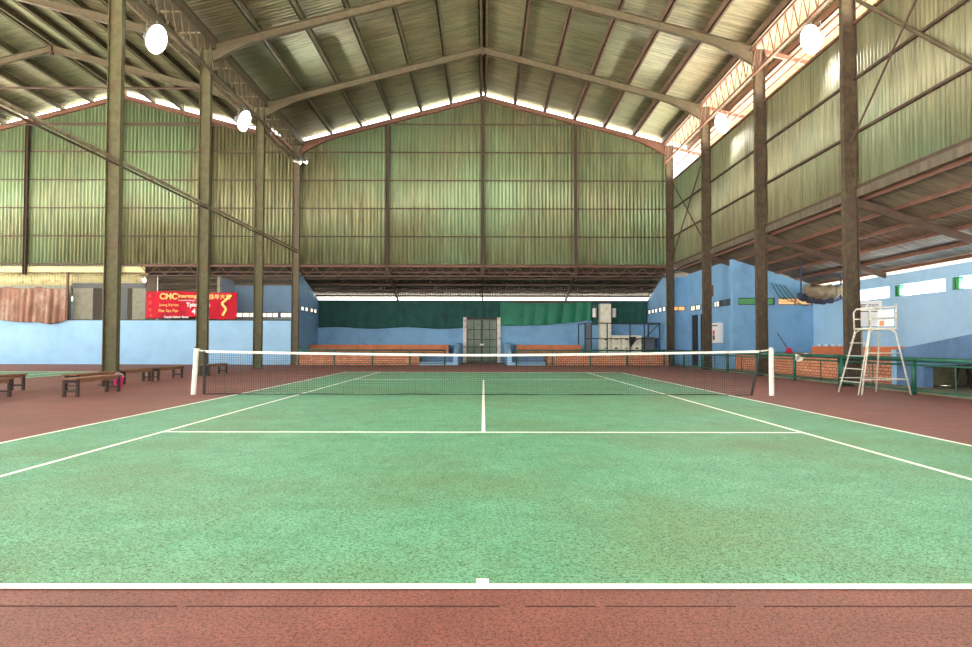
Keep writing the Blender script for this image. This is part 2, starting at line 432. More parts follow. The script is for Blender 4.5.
# horizontal pipe at mid-height along left row
t=empty('tie_pipe',(XL,0,6.17),'long rusty tie rail crossing the left column row','rail')
MB().tube([(0.12,YR0,.0),(0.12,YB-.3,.0)],.055).build('upper_pipe',M['pipe'],t)
MB().tube([(0.12,YR0,-.13),(0.12,YB-.3,-.13)],.03).build('lower_pipe',M['steel_dark'],t)
for y,l in ((21.0,'at the far column'),(15.0,'at the third column')):
    pass
# thin tie rods in the neighbouring hall
tag(MB().tube([(-29,9.6,10.55),(XL-.1,9.6,10.55)],.04,6).build('tie_rod',M['steel_dark']),'thin steel tie rod across the neighbouring hall at the second column','tie rod')
tag(MB().tube([(-29,15.2,11.0),(XL-.1,15.2,11.0)],.03,6).build('tie_rod',M['steel_dark']),'thin steel tie rod across the neighbouring hall at the third column','tie rod')

# ------------------------------------------------------------------ back wall (upper corrugated gables)
ZB=5.44
def gable(x0,x1,cx,name,label):
    mb=MB(); corr_wall(mb,'x',x0,x1,YB,ZB-.08,lambda x:ztop(x,cx)-.16)
    w=mb.build(name,M['wall_sheet'],smooth=True); struct(w,label); solid(w,.003)
    for z in (5.44,6.97,8.51,10.05,11.6,13.15):
        half=min(10.0,(RID-.3-z)/SL); a=max(x0,cx-half); c=min(x1,cx+half)
        MB().box(a,c,YB-.09,YB-.03,z-.03,z+.03).build('girt',M['steel_dark'],w)
gable(XL,XR+.1,CX1,'wall_back','corrugated green-grey gable wall behind the court')
gable(-29.6,XL,CX2,'wall_back_left','corrugated gable wall of the neighbouring hall')
# truss beam carrying the gable
def truss(x0,x1,label,step=.42):
    t=empty('truss_beam',((x0+x1)/2,YB-.12,4.8),label,'truss'); h=(x1-x0)/2
    MB().box(-h,h,-.05,.05,-.03,.05).build('bottom_chord',M['steel_dark'],t)
    MB().box(-h,h,-.06,.06,.5,.58).build('top_chord',M['steel_red'],t)
    b=MB(); n=int(2*h/step)
    for i in range(n):
        a=-h+2*h*i/n; c=-h+2*h*(i+1)/n
        b.bar((a,0,.05 if i%2 else .5),(c,0,.5 if i%2 else .05),.03)
    b.build('lacing',M['steel_red'],t)
truss(XL+.2,XR-.2,'lattice truss beam under the corrugated gable behind the court')
truss(-18.6,XL-.2,'lattice truss beam above the red banner')

# ------------------------------------------------------------------ right wall (upper corrugated)
mb=MB(); corr_wall(mb,'y',YR0,YB,XR+.24,ZB,10.06,pitch=.16,amp=.03)
wr=mb.build('wall_right',M['side_sheet'],smooth=True); struct(wr,'corrugated side wall hung between the right-hand columns'); solid(wr,.003)
for z in (5.48,7.0,8.5,10.06): MB().box(XR+.13,XR+.2,YR0,YB,z-.035,z+.035).build('girt',M['steel_dark'] if z<10 else M['steel_red'],wr)
MB().box(XR+.16,XR+.3,YR0,YB,5.2,5.42).build('flashing',M['lean_sheet'],wr)
def rod(name,a,b,r,label,mat='steel_dark',cat='brace'):
    return tag(MB().tube([a,b],r,6).build(name,M[mat]),label,cat)
xb=XR+.05
rod('cross_brace',(xb,21.2,10.0),(xb,15.6,5.7),.03,'thin diagonal brace falling towards the camera in the farthest right wall bay')
rod('cross_brace',(xb,21.2,5.7),(xb,15.6,10.0),.03,'thin diagonal brace rising towards the camera in the farthest right wall bay')
rod('cross_brace',(xb,3.2,10.7),(xb,-2.6,5.9),.055,'thick diagonal brace across the nearest right wall bay','steel')
rod('cross_brace',(xb-.1,3.2,6.7),(xb-.1,-2.6,11.8),.03,'thin diagonal rod rising from the column beside the umpire chair')

# ------------------------------------------------------------------ lean-to roofs
YK0=YB+4.4
mb=MB(); corr_roof(mb,[(XR+.2,5.3),(15.2,3.72)],YR0,YB)
lr=mb.build('ceiling_right',M['lean_sheet'],smooth=True); struct(lr,'brown corrugated lean-to roof over the right-hand stand'); two_faced(lr)
def zr(x): return 5.3-(x-XR-.2)*(5.3-3.72)/(15.2-XR-.2)
for x in (10.5,11.35,12.2,13.05,13.9,14.65):
    MB().box(x-.03,x+.03,YR0,YB,zr(x)-.14,zr(x)-.03).build('purlin',M['steel_red'],lr)
lab=['beside the umpire chair','over the brick stand','at the blue building corner']
for y,l in zip((3.4,9.4,15.3),lab):
    t=tag(MB().bar((XR+.2,y,zr(XR+.2)-.25),(14.66,y,zr(14.66)-.25),.1,.2).build('lean_to_rafter',M['steel_dark']),'dark sloping rafter under the lean-to roof, '+l,'rafter')
mb=MB(); corr_roof_y(mb,-30,15.2,YB-.15,5.35,YK0+.25,3.96,amp=.03)
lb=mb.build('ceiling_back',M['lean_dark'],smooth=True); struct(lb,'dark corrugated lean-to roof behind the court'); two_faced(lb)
def zbk(y): return 5.35-(y-YB+.15)*(5.35-3.96)/4.8
for y in (22.1,23,23.9,24.8,25.7):
    MB().box(-30,15,y-.03,y+.03,zbk(y)-.14,zbk(y)-.03).build('purlin',M['steel_dark'],lb)
for x,l in ((CX1,'above the green gate'),(-5.2,'left of the green gate'),(5.0,'right of the green gate')):
    tag(MB().bar((x,YB,zbk(YB)-.24),(x,YB+4.4,zbk(YB+4.4)-.24),.1,.18).build('lean_to_rafter',M['steel_dark']),'dark sloping rafter under the back lean-to roof, '+l,'rafter')

# ------------------------------------------------------------------ blue walls
YK=YB+4.4     # 26.0 back wall of the recess
w=MB(); w.box(-30,-1.15,YK,YK+.2,0,3.7); w.box(.95,14.9,YK,YK+.2,0,3.7); w.box(-1.15,.95,YK,YK+.2,2.75,3.7)
struct(w.build('wall_back_lower',M['blue']),'blue masonry wall behind the back stand')
# left return wall with small windows
def pierced(axis,a0,a1,o0,o1,z0,ztf,wins,name,mat,label,zw0,zw1):
    """wall along axis with a strip of openings wins=[(s,e)] between zw0,zw1; ztf(t) top height"""
    b=MB()
    def bx(s,e,q0,q1f):
        pts=[(s,q0),(e,q0),(e,q1f(e)),(s,q1f(s))]
        if axis=='y': b.prism(pts,'x',o0,o1)
        else: b.prism(pts,'y',o0,o1)
    bx(a0,a1,z0,lambda t:zw0); bx(a0,a1,zw1,ztf)
    cur=a0
    for s,e in wins+[(a1,a1)]:
        if s>cur: bx(cur,s,zw0,lambda t:zw1)
        cur=e
    return struct(b.build(name,mat),label)
wl=[(22.1,22.75),(22.95,23.6),(24.1,24.75),(24.95,25.6)]
pierced('y',YB-.05,YK,-10.38,-10.06,0,lambda t:zbk(t)-.2,wl,'wall_left_recess',M['blue'],'blue wall closing the left end of the back stand',2.95,3.22)
wrr=[(21.9,22.5),(22.7,23.3),(23.6,24.2),(24.4,25.0),(25.2,25.8)]
pierced('y',YB-.05,YK,10.0,10.2,0,lambda t:zbk(t)-.2,wrr,'wall_right_recess',M['blue'],'blue wall closing the right end of the back stand',2.95,3.22)
pierced('x',10.2,11.1,YB-.05,YB+.15,0,lambda t:zbk(21.6)-.5,[(10.2,10.98)],'wall_right_front',M['blue'],'narrow blue wall beside the far right column',2.95,3.22)
w11=[(15.15,15.75),(15.85,16.5),(16.6,17.3),(17.6,18.3),(18.45,19.1),(19.4,20.1),(20.25,21.0)]
# wall with doorways
b=MB()
pts=lambda s,e,q0,q1,q2:[(s,q0),(e,q0),(e,q2),(s,q1)]
zt11=zr(11.1)-.12
X0,X1=11.1,11.3
def seg(s,e,q0,q1): b.box(X0,X1,s,e,q0,q1)
seg(15.1,18.35,0,2.9); seg(18.35,21.55,2.68,2.9); seg(19.55,19.75,0,2.68); seg(21.0,21.55,0,2.68); seg(15.1,21.55,3.2,zt11)
cur=15.1
for s_,e_ in w11+[(21.55,21.55)]:
    if s_>cur: seg(cur,s_,2.9,3.2)
    cur=e_
struct(b.build('wall_right_block',M['blue']),'blue wall of the small building with two dark doorways')
b=MB(); b.prism([(11.1,3.22),(14.9,3.22),(14.9,zr(14.9)-.1),(11.1,zr(11.1)-.1)],'y',14.9,15.1); b.box(11.1,14.9,14.9,15.1,0,2.9)
for s_,e_ in ((11.1,11.35),(13.0,13.15),(14.7,14.9)): b.box(s_,e_,14.9,15.1,2.9,3.22)
struct(b.build('wall_right_end',M['blue']),'blue end wall of the small building facing the camera')
# right long wall with high openings
b=MB(); XW=14.7
b.box(XW,XW+.2,YR0,14.9,0,2.85); b.box(XW,XW+.2,YR0,14.9,3.25,3.66); 
for s_,e_ in ((11.9,14.9),(8.95,9.25),(5.98,6.28),(2.9,3.2),(0,.3),(-9,-3)): b.box(XW,XW+.2,s_,e_,2.85,3.25)
struct(b.build('wall_right_lower',M['blue_pale']),'long pale blue side wall with high open slots')
# green frames at the slots
k=1
def window(name_n,axis,s,e,o0,o1,z0,z1,pane,nm=1,frame='winframe'):
    b=MB(); f=.035
    def q(a,c,za,zc,oo0=o0,oo1=o1):
        if axis=='y': b.box(oo0,oo1,a,c,za,zc)
        else: b.box(a,c,oo0,oo1,za,zc)
    q(s,e,z0,z0+f); q(s,e,z1-f,z1); q(s,s+f,z0,z1); q(e-f,e,z0,z1)
    for i in range(1,nm): m=s+(e-s)*i/nm; q(m-f/2,m+f/2,z0,z1)
    o=b.build('window_%d'%name_n,M[frame]); struct(o)
    if pane:
        b=MB(); mid=(o0+o1)/2
        if axis=='y': b.box(mid-.004,mid+.004,s+f,e-f,z0+f,z1-f)
        else: b.box(s+f,e-f,mid-.004,mid+.004,z0+f,z1-f)
        b.build('pane',M[pane],o)
    return o
wn=1
for s_,e_ in wl: window(wn,'y',s_,e_,-10.12,-10.04,2.95,3.22,'daylit'); wn+=1
for s_,e_ in wrr: window(wn,'y',s_,e_,9.98,10.06,2.95,3.22,'daylit'); wn+=1
window(wn,'x',10.2,10.98,YB-.07,YB+.01,2.95,3.22,'daylit_orange',2); wn+=1
for i,(s_,e_) in enumerate(w11): window(wn,'y',s_,e_,11.08,11.16,2.9,3.2,'greyboard' if i in (0,1,4) else 'daylit',2); wn+=1
window(wn,'x',11.35,13.0,14.96,15.04,2.9,3.22,'daylit_green',1); wn+=1
window(wn,'x',13.15,14.7,14.96,15.04,2.9,3.22,'daylit_orange',2); wn+=1
for s_ in (8.68,5.7,2.62): window(wn,'y',s_,s_+.27,XW+.02,XW+.18,2.85,3.25,'daylit_green',1,'greenframe'); wn+=1
# dark doors in small building
dn=1
for s_,e_ in ((18.35,19.55),(19.75,21.0)):
    o=MB().box(11.2,11.25,s_,e_,0,2.68).build('door_%d'%dn,M['black']); struct(o,'dark doorway leaf in the blue building')
    b=MB(); b.box(11.17,11.2,s_,s_+.06,0,2.68).box(11.17,11.2,e_-.06,e_,0,2.68).box(11.17,11.2,(s_+e_)/2-.03,(s_+e_)/2+.03,0,2.68).build('door_frame',M['winframe'],o); dn+=1

# low wall on the left, in front of neighbouring hall's back
struct(MB().box(-29.6,-10.38,YB-.02,YB+.18,0,2.38).build('wall_left_low',M['blue_pale']),'low pale blue wall at the back of the neighbouring hall')
tag(MB().box(-22.5,-10.4,YB-.03,YB+.2,2.38,2.43).build('wall_coping',M['winframe']),'dark coping strip on top of the low pale blue wall','coping')
# alcove building behind it
w=MB(); w.box(-14.6,-10.38,24.0,24.2,2.95,4.62).box(-14.6,-10.38,24.0,24.2,0,2.62); w.box(-14.6,-14.4,YB+.4,24.0,0,4.75)
struct(w.build('wall_left_alcove',M['blue']),'shaded blue alcove wall behind the wire mesh')
for i,(s_,e_) in enumerate(((-14.35,-13.2),(-12.9,-11.9),(-11.8,-10.6))): window(wn,'x',s_,e_,24.04,24.14,2.64,2.94,'daylit',3); wn+=1
t=tag(MB().box(-14.4,-10.4,23.5,23.95,2.5,2.56).build('shelf',M['mottled']),'pale ledge under the alcove windows','shelf')
b=MB()
for i in range(9): b.box(-12.6+i*.24,-12.42+i*.24,YB+.25,YB+.42,2.2,2.62)
struct(MB().box(-18.9,-14.6,YK-.3,YK-.1,0,4.0).build('wall_left_dark',M['dark']),'dark back wall behind the red banner')  # dark panel put in for the shade of the deep interior
tag(MB().bar((-14.5,YB+.3,2.3),(-14.5,YB+.3,4.85),.16).build('wooden_post',M['mottled']),'grey post left of the blue alcove','post')
tag(MB().bar((-12.3,YB+.05,2.4),(-12.3,YB+.05,4.8),.045).build('mesh_post',M['white']),'thin white post right of the red banner','post')
tag(MB().bar((-17.75,YB+.05,2.4),(-17.75,YB+.05,4.8),.04).build('mesh_post',M['white']),'thin white post behind the red banner','post')
tag(MB().box(-18.5,-18.0,YB+.3,YB+.42,2.3,4.85).build('timber_board',M['steel_dark']),'brown upright board at the left end of the red banner','board')
# cream sheet strips and boards to the left
struct(MB().box(-29.6,-18.4,YB-.06,YB+.0,4.98,5.36).build('trim_4',M['cream']),'cream fascia strip under the neighbouring gable')
mb=MB(); corr_wall(mb,'x',-29.6,-18.4,YB+.35,4.3,4.98,.16,.02); o=mb.build('trim_5',M['cream'],smooth=True); struct(o,'cream corrugated strip over the boards'); solid(o,.003)
struct(MB().box(-29.6,-22.6,YB+.3,YB+.34,2.38,4.3).build('trim_6',M['mottled']),'plaster panel behind the brown tarpaulin')
for i,(a,c,m,l) in enumerate(((-22.5,-21.4,'mottled','mottled pale board right of the brown tarpaulin'),(-21.4,-20.9,'dark','narrow black board right of the brown tarpaulin'),(-20.9,-19.5,'greyboard','dark grey board left of the nearest left column'),
    (-19.5,-19.25,'dark','narrow dark board right of the nearest left column'),(-19.25,-18.5,'mottled','mottled pale board left of the red banner'))):
    tag(MB().box(a+.01,c-.01,YB+.3,YB+.36,2.4,4.42).build('wall_board',M[m]),l,'board')
tag(MB().box(-22.5,-18.5,YB+.24,YB+.3,4.15,4.42).build('lintel_board',M['greyboard']),'dark lintel board over the mottled boards','board')
tag(MB().bar((-22.55,YB-.1,2.4),(-22.55,YB-.1,5.0),.09).build('wooden_post',M['steel_red']),'rusty upright at the right end of the brown tarpaulin','post')
# small glowing disc standing in for a white sun glint
t=empty('bulkhead_lamp',(-18.42,YB-.06,4.55),'small bright lamp at the left top corner of the red banner','lamp')
MB().box(-.1,.1,0,.08,-.1,.1).build('housing',M['alu'],t)
MB().tube([(0,0,0),(0,-.02,0)],.08,12).build('lens',M['lamp_small'],t)

# chain-link mesh
def chainlink(x0,x1,y,z0,z1,label,step=.16):
    b=MB(); W=x1-x0; H=z1-z0; n=int((W+H)/step)
    for i in range(n):
        s=i*step
        a=(max(s-H,0),min(s,H)); c=(min(s,W),max(s-W,0))
        if c[0]-a[0]>.01:
            b.bar((x0+a[0],y,z0+a[1]),(x0+c[0],y,z0+c[1]),.008)
            b.bar((x1-a[0],y+.008,z0+a[1]),(x1-c[0],y+.008,z0+c[1]),.008)
    return tag(b.build('chain_link_mesh',M['pipe']),label,'wire mesh')
chainlink(-22.5,-18.5,YB+.12,2.43,4.85,'wire mesh in front of the mottled boards')
chainlink(-18.4,-10.45,YB+.15,2.43,4.78,'wire mesh above the low blue wall behind the red banner')

# ------------------------------------------------------------------ cloths
def cloth(name,mat,x0,x1,y,zt,zb,label,cat,folds=12,amp=.05,nu=90,nv=24,fn=None,parent=None):
    r=random.Random(len(name)+int(x0*10))
    ph=[(r.uniform(.5,1.6)*folds,r.uniform(0,6.3),r.uniform(.4,1)) for _ in range(4)]
    def f(u,v):
        x=x0+(x1-x0)*u; t=zt(u) if callable(zt) else zt; b=zb(u) if callable(zb) else zb
        z=t+(b-t)*v
        d=sum(a*math.sin(fr*u*2*PI/2+p+v*.6) for fr,p,a in ph)/2*amp*(.4+.6*v)
        if fn: dx,dd=fn(u,v); x+=dx; d+=dd
        return (x,y-abs(d),z)
    o=MB().grid(nu,nv,f).build(name,mat,parent,smooth=True); solid(o,.008)
    if label: tag(o,label,cat)
    return o
cloth('brown_tarpaulin',M['tarp_brown'],-27.5,-22.62,YB-.1,lambda u:4.2-.12*abs(math.sin(u*9)),lambda u:2.32+.06*math.sin(u*8)-(.18 if u>.7 else 0)*math.sin((u-.7)*10),'creased brown tarpaulin hanging over the low blue wall','tarpaulin',11,.14)
cloth('green_netting',M['tarp_dark'],-10.0,-1.1,YK-.08,3.74,lambda u:2.1+.05*math.sin(u*13),'dark green netting left of the gate','netting',16,.08)
cloth('green_netting',M['tarp_dark'],-1.2,1.0,YK-.16,3.74,2.74,'dark green netting strip above the gate','netting',6,.05,40)
cloth('green_tarpaulin',M['tarp_green'],.95,6.55,YK-.12,lambda u:3.7-.1*math.sin(u*PI),lambda u:2.25-.12*math.sin(u*PI)+.36*u,'bright green tarpaulin hanging right of the gate','tarpaulin',5,.12)
cloth('green_netting',M['tarp_dark'],6.58,6.98,YK-.1,3.74,2.3,'narrow strip of dark green netting left of the square pillar','netting',4,.04,20)
cloth('green_netting',M['tarp_dark'],7.67,9.95,YK-.1,3.74,2.35,'dark green netting in the right corner behind the cage','netting',6,.08,40)
struct(MB().box(-10.06,10.0,YK-.03,YK+.0,3.62,3.79).build('trim_7',M['steel_dark']),'dark rail under the bright slit of the back lean-to')

# banner
def words(body,size,mat,parent,loc,bold=0):
    x=loc[0]
    for wd in body.split():
        o=mk_text(wd,size,mat,parent,(x,loc[1],loc[2]),bold=bold)
        x+=max(v.co.x for v in o.data.vertices)+size*.3
def mk_text(body,size,mat,parent,loc,name='lettering',bold=0):
    cu=bpy.data.curves.new('txt','FONT'); cu.body=body; cu.size=size; cu.offset=bold; cu.extrude=.001
    to=bpy.data.objects.new('txt',cu); COL.objects.link(to)
    dg=bpy.context.evaluated_depsgraph_get(); me=bpy.data.meshes.new_from_object(to.evaluated_get(dg))
    bpy.data.objects.remove(to); me.materials.clear(); me.materials.append(mat)
    o=bpy.data.objects.new(name,me); COL.objects.link(o); o.rotation_euler=(PI/2,0,0); o.location=loc; o.parent=parent; return o
BX0,BX1,BY=-18.25,-13.35,YB-.16
t=empty('banner',(BX0,BY,2.45),'red printed cloth banner with gold and white lettering tied above the blue wall','banner')
f=lambda u,v:(u*4.9, .03*math.sin(u*14+v*3)+.02*math.sin(u*33), 1.48+.04*math.sin(u*6)-v*(1.42+.05*math.sin(u*9)))
solid(MB().grid(60,16,f).build('banner_cloth',M['banner'],t,smooth=True),.006)
words('CMC',.44,M['gold'],t,(.75,-.07,1.08),bold=.012)
words('Intertongah',.26,M['gold'],t,(1.75,-.07,1.16),bold=.006)
words('Turnamen lapangan',.12,M['board_white'],t,(1.75,-.07,.98))
words('Tpion   Sun:',.3,M['board_white'],t,(2.2,-.07,.68),bold=.008)
words('Juang Karitas',.2,M['gold'],t,(.75,-.07,.7))
words('Piat Sea Pan',.22,M['gold'],t,(.7,-.07,.38))
words('4 - 8',.42,M['board_white'],t,(2.5,-.07,.28),bold=.008)
words('Tennis  Indoor  Simas',.16,M['board_white'],t,(1.0,-.07,.06),bold=.004)
words('\u4f73\u5e74\u5927\u5409',.3,M['gold'],t,(3.4,-.07,1.1),bold=.004)
for (x,z,r) in ((.22,1.25,.11),(.25,.88,.13),(.25,.5,.12),(.3,.2,.12)):
    b=MB()
    for k in range(6):
        a=k*PI/3; b.bar((x,-.06,z),(x+r*math.cos(a),-.06,z+r*math.sin(a)),.03,.006)
    b.build('flower_print',M['orange'],t)
b=MB()
pth=[(4.62,1.3),(4.1,.85),(4.35,.55),(4.15,.2)]
for a,c in zip(pth,pth[1:]): b.bar((a[0],-.06,a[1]),(c[0],-.06,c[1]),.12,.006,up=(0,1,0))
b.build('gold_flourish',M['gold'],t)

# ------------------------------------------------------------------ back stand (brick tribune)
YF=20.95
def slabset(name,parts,label,cat='stand',loc=(0,0,0)):
    t=empty(name,loc,label,cat)
    for pn,m,bxs in parts:
        b=MB()
        for q in bxs: b.box(*q)
        b.build(pn,M[m],t)
    return t
slabset('brick_stand',[('brick_front',[ 'brick'][0],[(-9.95,-3.45,YF,YF+.12,0,.58)]),('lower_step','tier_top',[(-9.95,-3.45,YF-.01,23.6,.58,.64)]),
   ('core','concrete',[(-9.94,-3.46,YF+.12,23.6,0,.58)]),('upper_riser','terracotta',[(-9.95,-2.0,23.6,23.7,0.0,1.03)]),('upper_step','terracotta',[(-9.95,-2.0,23.59,YK-.02,1.03,1.08)])],'brick spectator stand left of the gate')
slabset('brick_stand',[('brick_front','brick',[(3.45,9.9,YF,YF+.12,0,.58)]),('lower_step','tier_top',[(3.45,9.9,YF-.01,23.6,.58,.64)]),
   ('core','concrete',[(3.46,9.88,YF+.12,23.6,0,.58),(5.62,9.88,23.62,YK-.02,0,.64)]),('upper_riser','terracotta',[(1.9,5.6,23.6,23.7,0,1.03)]),('upper_step','terracotta',[(1.9,5.6,23.59,YK-.02,1.03,1.08)])],'brick spectator stand right of the gate')
# blue parapets beside the gate
for s,l in ((-1,'blue L-shaped parapet left of the gate'),(1,'blue L-shaped parapet right of the gate')):
    t=empty('stair_parapet',(s*1.45-.05,YF,0),l,'parapet')
    MB().prism([(0,0),(4.9,0),(4.9,1.2),(2.4,1.1),(0,.55)],'x',-.12,.12).build('parapet_wall',M['blue_pale'],t)
    q0,q1=sorted((s*.12,s*1.9))
    MB().box(q0,q1,0,.15,0,.16).build('curb',M['blue_pale'],t)
    MB().box(q0,q1,1.2,1.3,0,.5).build('step_face',M['blue_dark'],t)
# gate
t=empty('gate',(-.1,YK-.06,0),'grey-green double leaf sheet gate in chipped white posts','gate')
for s in (-1,1):
    l=MB().box(0 if s>0 else -.95,.95 if s>0 else 0,-.02,.02,.0,2.66).build('gate_leaf',M['gate'],t)
    b=MB()
    for z in (.05,.95,1.4,2.0,2.6): b.box(.02*s,.93*s,-.05,-.02,z-.02,z+.02)
    for x in (.03,.48,.91): b.box(x*s-.02,x*s+.02,-.05,-.02,.03,2.62)
    b.build('leaf_frame',M['gateframe'],l)
    b=MB()
    b.box(s*.93,s*1.13,-.12,.08,0,2.75).build('gate_post',M['chipped'],t)
MB().box(-.95,.95,-.06,.04,2.64,2.78).build('head_rail',M['gateframe'],t)
MB().box(-.12,.12,-.1,-.05,1.05,1.15).build('latch',M['chipped'],t)
# pillar, crates, cage
tag(bevel(MB().box(7.0,7.65,25.3,YK-.02,.64,3.55).build('square_pillar',M['crate'])),'pale square pillar behind the stacked white crates','pillar')
for x,l in ((6.72,'pale curled sheet left of the square pillar'),(7.9,'pale curled sheet right of the square pillar')):  # white sheets stand in for bright bits of window beside the pillar
    tag(MB().grid(6,8,lambda u,v:(x-.13+.26*u,YK-.35-.1*math.sin(u*PI),3.3-.55*v)).build('paper_sheet',M['board_white'],smooth=True),l,'sheet'); solid(bpy.context.scene.collection.objects[-1],.004)
names=['left end','second from left','third from left','right end']
for r in range(2):
    for c in range(4):
        x=6.66+c*.585; z=.645+r*.5
        t=empty('storage_crate',(x+.28,23.45,z),'white handled storage crate, %s row, %s'%(['bottom','top'][r],names[c]),'crate','white crates stacked in the cage')
        bevel(MB().box(-.27,.27,-.3,.3,0,.46).build('crate_body',M['crate'],t),.03)
        MB().box(-.285,.285,-.315,.315,.4,.49).build('lid',M['crate'],t)
        MB().box(-.08,.08,-.33,-.3,.22,.3).build('handle',M['black' if (c+r)%2 else 'mottled'],t)
t=tag(MB().grid(10,10,lambda u,v:(8.25+.36*u,23.08-.04*math.sin(u*9)-.03*math.sin(v*7),1.55-.55*v*(.7+.3*math.sin(u*5)))).build('black_bag',M['black'],smooth=True),'black bag hung on the front of the white crates','bag'); solid(t,.05)
tag(bevel(MB().box(9.05,9.75,23.3,24.0,.645,1.55).build('dark_cabinet',M['greyboard'])),'dark cabinet right of the white crates','cabinet')
t=empty('wire_cage',(7.6,22.4,.64),'black steel frame cage around the white crates','cage')
b=MB(); H=1.66
xs=(-1.95,-1.55,-.62,.72,1.5,2.28) 
for x in (-1.95,-1.6,-.72,.55,1.35,2.2): 
    p=MB().bar((x,0,0),(x,0,H),.06).build('upright',M['black'],t)
for x in (-1.95,2.2): MB().bar((x,2.6,0),(x,2.6,H),.06).build('upright',M['black'],t)
for z in (.02,.8,H): MB().bar((-1.95,0,z),(2.2,0,z),.055).build('cross_rail',M['black'],t)
for x in (-1.95,2.2):
    MB().bar((x,0,H),(x,2.6,H),.05).build('cross_rail',M['black'],t)
MB().bar((1.35,0,.8),(2.2,0,H),.04).build('diagonal',M['black'],t)
MB().box(-1.93,-1.62,.01,.02,.05,H-.05).build('mesh_panel',M['greyboard'],t)

# ------------------------------------------------------------------ right stand
slabset('brick_stand',[('brick_front','brick',[(11.2,11.32,3.3,14.88,.04,.72)]),('lower_step','tier_top',[(11.19,13.2,3.3,14.88,.72,.78)]),('core','concrete',[(11.32,13.2,3.32,14.86,.04,.72)]),
  ('upper_riser','terracotta',[(13.2,13.3,3.3,12.0,.78,1.02)]),('upper_step','terracotta',[(13.19,XW,3.3,12.0,1.02,1.07)]),('rear_step','tier_top',[(13.2,XW,12.0,14.88,.72,.78)])],'long brick spectator stand along the right wall')
# blue stair wall
b=MB(); b.prism([(3.2,.06),(3.2,1.0),(-3.2,1.85),(-3.2,.85),(2.0,.62),(2.0,.06)],'x',11.15,11.4)
tag(b.build('stair_wall',M['blue_dark']),'dull blue sloping stair wall at the right edge','wall')
tag(MB().box(11.13,11.42,3.1,3.3,.06,1.0).build('stair_pier',M['blue_pale']),'pale blue pier at the end of the stair wall','pier')  # paler blue puts the light on the wall's end face into colour
tag(MB().box(11.45,14.6,-3.2,2.9,.78,.9).box(14.4,14.6,-3.2,2.9,.04,.9).build('stair_landing',M['concrete']),'concrete landing behind the sloping stair wall','landing')
t=empty('wooden_trestle',(11.9,1.3,.04),'dark wooden trestle under the stair wall','trestle')
for dy in (-.35,.35):
    for s in (-1,1): MB().bar((s*.25,dy,0),(s*.1,dy,.6),.06).build('leg',M['wood_dark'],t)
MB().box(-.15,.15,-.5,.5,.6,.66).build('top',M['wood'],t)

# ------------------------------------------------------------------ railings
def railing(pts_posts,name,label,axis,fixed,a0,a1,z=.8,double=False,gauge=.05):
    loc=(fixed,(a0+a1)/2,0) if axis=='y' else ((a0+a1)/2,fixed,0)
    t=empty(name,loc,label,'railing')
    mid=(a0+a1)/2
    def P(a,z): return (0,a-mid,z) if axis=='y' else (a-mid,0,z)
    MB().tube([P(a0,z),P(a1,z)],gauge,8).build('top_rail',M['rail'],t,smooth=True)
    MB().tube([P(a0,z-.12),P(a1,z-.12)],gauge*.45,8).build('mid_rail',M['rail'],t,smooth=True)
    MB().tube([P(a0,.1),P(a1,.1)],gauge*.4,8).build('bottom_rail',M['rail'],t,smooth=True)
    for a in pts_posts: MB().tube([P(a,0),P(a,z)],gauge,8).build('post',M['rail'],t,smooth=True)
    return t,P
t,P=railing([6.3,9.25,12.2,15.2,18.1,20.3],'green_railing','green tube railing from the back corner to beside the net','y',9.87,6.1,20.9)
for a in (7.8,10.7,13.7): MB().tube([P(a,.1),P(a,.7)],.014,6).build('thin_bar',M['black'],t)
t,P=railing([3.45,.38,-2.6],'green_railing','green tube railing in front of the blue stair wall','y',9.87,-3.0,3.9,gauge=.055)
for a in (2.0,-1.0): MB().tube([P(a,.1),P(a,.7)],.014,6).build('thin_bar',M['rail'],t)
t,P=railing([3.75],'green_railing','short green railing behind the umpire chair','y',9.95,3.7,6.0)
for a in (4.8,): MB().tube([P(a,.1),P(a,.7)],.014,6).build('thin_bar',M['black'],t)
railing([-9.8,-7.9,-5.88,-3.9,-2.05],'green_railing','green tube railing in front of the left brick stand','x',20.75,-9.85,-2.0,gauge=.045)
railing([1.75,3.66,5.68,7.63,9.6],'green_railing','green tube railing in front of the right brick stand','x',20.75,1.7,9.7,gauge=.045)

# ------------------------------------------------------------------ tennis net
def top(x): return .915+.075*(abs(x)/6.3)**1.6 + (.02 if x>0 else 0)*(abs(x)/6.3)
NX0,NX1=-6.22,6.19
t=empty('tennis_net',(0,0,0),'black tennis net with white headband across the court','net')
b=MB(); th=.0045; n=int((NX1-NX0)/.05)
for i in range(n+1):
    x=NX0+(NX1-NX0)*i/n
    xb_=x if x<5.6 else x-.2*(x-5.6)/.6
    b.bar((xb_,0,.015),(x,0,top(x)-.05),th)
for k in range(18):
    fz=k/18
    pts=[]
    for i in range(25):
        x=NX0+(NX1-NX0)*i/24; xx=x if x<5.6 else x-.2*(x-5.6)/.6*(1-fz); pts.append((xx,0.002,.015+(top(x)-.065)*fz))
    for a,c in zip(pts,pts[1:]): b.bar(a,c,th)
b.build('net_mesh',M['net'],t)
b=MB(); pts=[NX0+(NX1-NX0)*i/24 for i in range(25)]
for a,c in zip(pts,pts[1:]):
    b.prism([(a,top(a)-.052),(c,top(c)-.052),(c,top(c)),(a,top(a))],'y',-.012,.012)
b.build('headband',M['white'],t)
MB().tube([(-6.42,0,1.0),(NX0,0,top(NX0)-.02)],.018,6).tube([(6.42,0,1.02),(NX1,0,top(NX1)-.02)],.018,6).build('net_cable',M['chair_white'],t)
MB().tube([(NX0,0,.01),(NX0,0,top(NX0)-.02)],.03,6).build('side_rope',M['black'],t)
